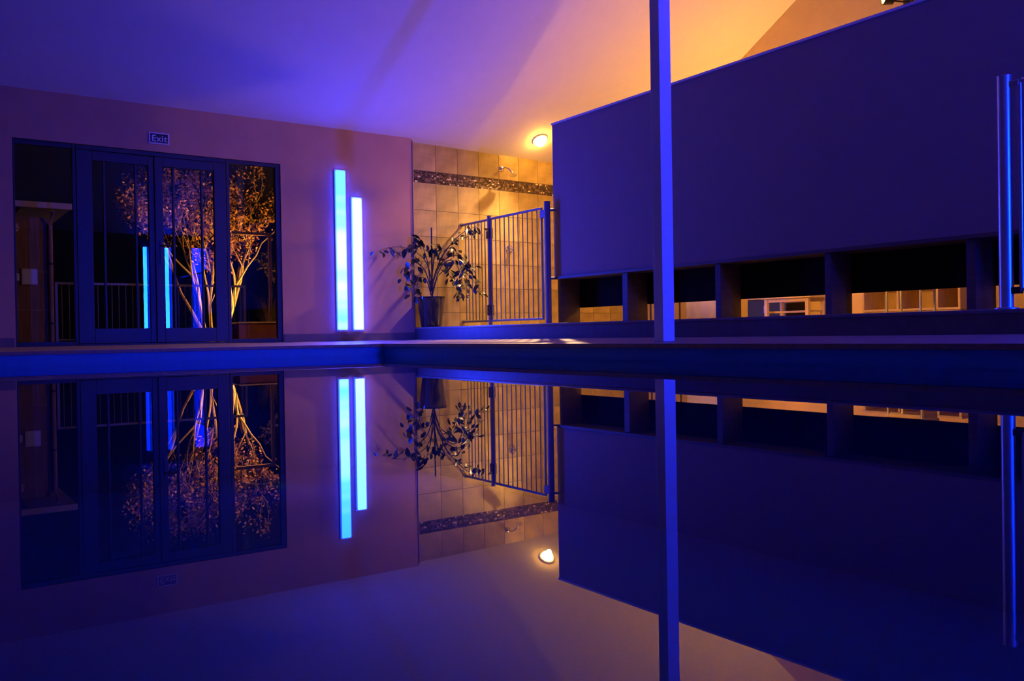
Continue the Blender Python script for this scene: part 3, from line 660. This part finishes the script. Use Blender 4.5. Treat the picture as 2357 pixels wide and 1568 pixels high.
# tree beyond the railing
def make_tree(name, label, loc, stems, H, spread, nleaves, seed, leafmat, barkmat, ls=0.05):
    rnd = random.Random(seed); t = thing(name, label, 'tree', loc)
    bm = nb(); tips = []
    def grow(p, d, L, r_, lev):
        n_ = 4; pts = [p]; q_ = p.copy(); dd = d.copy()
        for k in range(n_):
            dd = (dd + Vector((rnd.uniform(-.22, .22), rnd.uniform(-.22, .22), rnd.uniform(-.05, .14)))).normalized(); q_ = q_ + dd*(L/n_); pts.append(q_.copy())
        tube(bm, pts, [r_*(1-.5*k/n_) for k in range(n_+1)], 6 if lev < 2 else 4, False)
        if lev >= 2: tips.extend(pts[1:])
        if lev < 4:
            for _ in range(rnd.choice((2, 3)) if lev else 3):
                a_ = rnd.uniform(0, 6.28); nd = (dd + spread*Vector((math.cos(a_), math.sin(a_), rnd.uniform(-.1, .5)))).normalized()
                grow(pts[rnd.choice((2, 3, 4))], nd, L*rnd.uniform(.55, .75), r_*.55, lev+1)
    for s_ in range(stems):
        a_ = 6.28*s_/stems+rnd.uniform(-.4, .4)
        grow(Vector((0.12*math.cos(a_), 0.12*math.sin(a_), -0.04)), Vector((0.38*math.cos(a_), 0.38*math.sin(a_), 1)).normalized(), H*.42, .045, 0)
    obj('branches', bm, barkmat, t, True)
    bm = nb()
    for _ in range(nleaves):
        p = rnd.choice(tips) + Vector((rnd.gauss(0, .09), rnd.gauss(0, .09), rnd.gauss(0, .09)))
        e1 = Vector((rnd.uniform(-1, 1), rnd.uniform(-1, 1), rnd.uniform(-1, 1))).normalized(); e2 = e1.cross(Vector((rnd.uniform(-1, 1), rnd.uniform(-1, 1), rnd.uniform(-1, 1)))).normalized()
        L_ = ls*rnd.uniform(.6, 1.2)
        bm.faces.new([bm.verts.new(p+q_) for q_ in (-e1*L_, e2*L_*.5, e1*L_, -e2*L_*.5)])
    f_ = obj('foliage', bm, leafmat, t); f_['kind'] = 'stuff'
    return t
make_tree('garden_tree', 'multi-stemmed tree lit amber beyond the exit doors', (5.45, 18.6, 0.13), 5, 4.2, 0.45, 5500, 11, 'treeleaf', 'treebark', 0.042)
make_tree('garden_shrub', 'dark leafy shrub outside right window edge', (8.3, 19.5, 0.13), 4, 2.3, 0.6, 2600, 23, 'shrub', 'bark', 0.06)
# ornamental grass, planter, post
t = thing('ornamental_grass', 'tall straw-coloured grass clump outside the right window', 'grass', (5.55, 15.6, 0.15))
bm = nb()
for k in range(150):
    a_ = random.uniform(0, 6.28); ro = random.uniform(0, .12); H_ = random.uniform(.6, 1.15); ln = random.uniform(.05, .32)
    b0 = Vector((ro*math.cos(a_), ro*math.sin(a_), 0)); d_ = Vector((math.cos(a_), math.sin(a_), 0)); s_ = Vector((-d_.y, d_.x, 0))*.006
    prev = None
    for q_ in range(5):
        u_ = q_/4; p = b0 + d_*ln*u_*u_ + Vector((0, 0, H_*(u_ - .18*u_**3))); ww = s_*(1-u_*.85)
        cur = (bm.verts.new(p-ww), bm.verts.new(p+ww))
        if prev: bm.faces.new((prev[0], prev[1], cur[1], cur[0]))
        prev = cur
f_ = obj('blades', bm, 'straw', t); f_['kind'] = 'stuff'
bm = nb(); lathe(bm, [(0, 0), (.14, 0), (.12, .05), (0, .06)], 12); obj('root_crown', bm, 'bark', t, True)
t = thing('garden_planter', 'low rust-red planter box outside the right window', 'planter', (4.62, 13.7, 0.15))
for (a4) in ((-.30, .30, -.2, -.18), (-.30, .30, .18, .2), (-.30, -.28, -.179, .179), (.28, .30, -.179, .179)):
    bm = nb(); box(bm, *a4, 0.0, 0.32, .002); obj('side_board', bm, 'planter', t)
bm = nb(); box(bm, -.32, .32, -.225, -.18, .321, .345, .003); obj('rim', bm, 'fascia', t)
bm = nb(); box(bm, -.32, .32, .18, .225, .321, .345, .003); obj('rim', bm, 'fascia', t)
bm = nb(); box(bm, -.279, .279, -.179, .179, .20, .28); obj('soil', bm, 'soil', t)
t = thing('pergola_post', 'slim garden post with short cross arm behind grass clump', 'post', (6.15, 17.2, 0.13))
bm = nb(); box(bm, -.03, .03, -.03, .03, 0, 2.15, .004); obj('post', bm, 'timberline', t)
bm = nb(); box(bm, -.75, .04, -.025, .025, 2.152, 2.21, .004); obj('cross_arm', bm, 'timberline', t)
# unseen outdoor lamps: a spotlight added to light the tree, and a lantern
t = thing('added_garden_spot', 'small amber spotlight added unseen in lawn to light the tree', 'spotlight', (6.55, 17.55, 0.13))
bm = nb(); tube(bm, [(0, 0, -0.05), (0, 0, 0.14)], .012, 8); obj('stake', bm, 'black', t, True)
gd = Vector((-0.72, 0.35, 1.25)).normalized().to_track_quat('Z', 'Y')
bm = nb(); lathe(bm, [(0, -.09), (.05, -.085), (.065, 0.02), (.06, 0.02), (.05, -.03), (0, -.035)], 20); o = obj('head', bm, 'black', t, True, loc=(0, 0, .2)); o.rotation_mode = 'QUATERNION'; o.rotation_quaternion = gd
bm = nb(); lathe(bm, [(0, -.004), (.03, -.008), (.045, -.022), (0, -.03)], 20); o = obj('bulb', bm, 'garden', t, True, loc=(0, 0, .2)); o.rotation_mode = 'QUATERNION'; o.rotation_quaternion = gd
t = thing('added_lantern', 'amber lantern added unseen on the outside of the door wall', 'lantern', (4.9, YW+T, 2.35))  # added out of view to brighten the shed and terrace
bm = nb(); box(bm, -.05, .05, 0, .02, -.1, .1, .004); obj('back_plate', bm, 'black', t)
bm = nb(); tube(bm, [(0, .02, .05), (0, .1, .12), (0, .16, .08)], .01, 8); obj('arm', bm, 'black', t, True)
bm = nb(); lathe(bm, [(0, .03), (.07, 0), (.07, -.008), (0, .01)], 16); obj('hood', bm, 'black', t, True, loc=(0, .16, .06))
bm = nb(); lathe(bm, [(0, 0), (.035, -.01), (.045, -.08), (.03, -.12), (0, -.13)], 16); obj('glass_shade', bm, 'lantern', t, True, loc=(0, .16, .06))
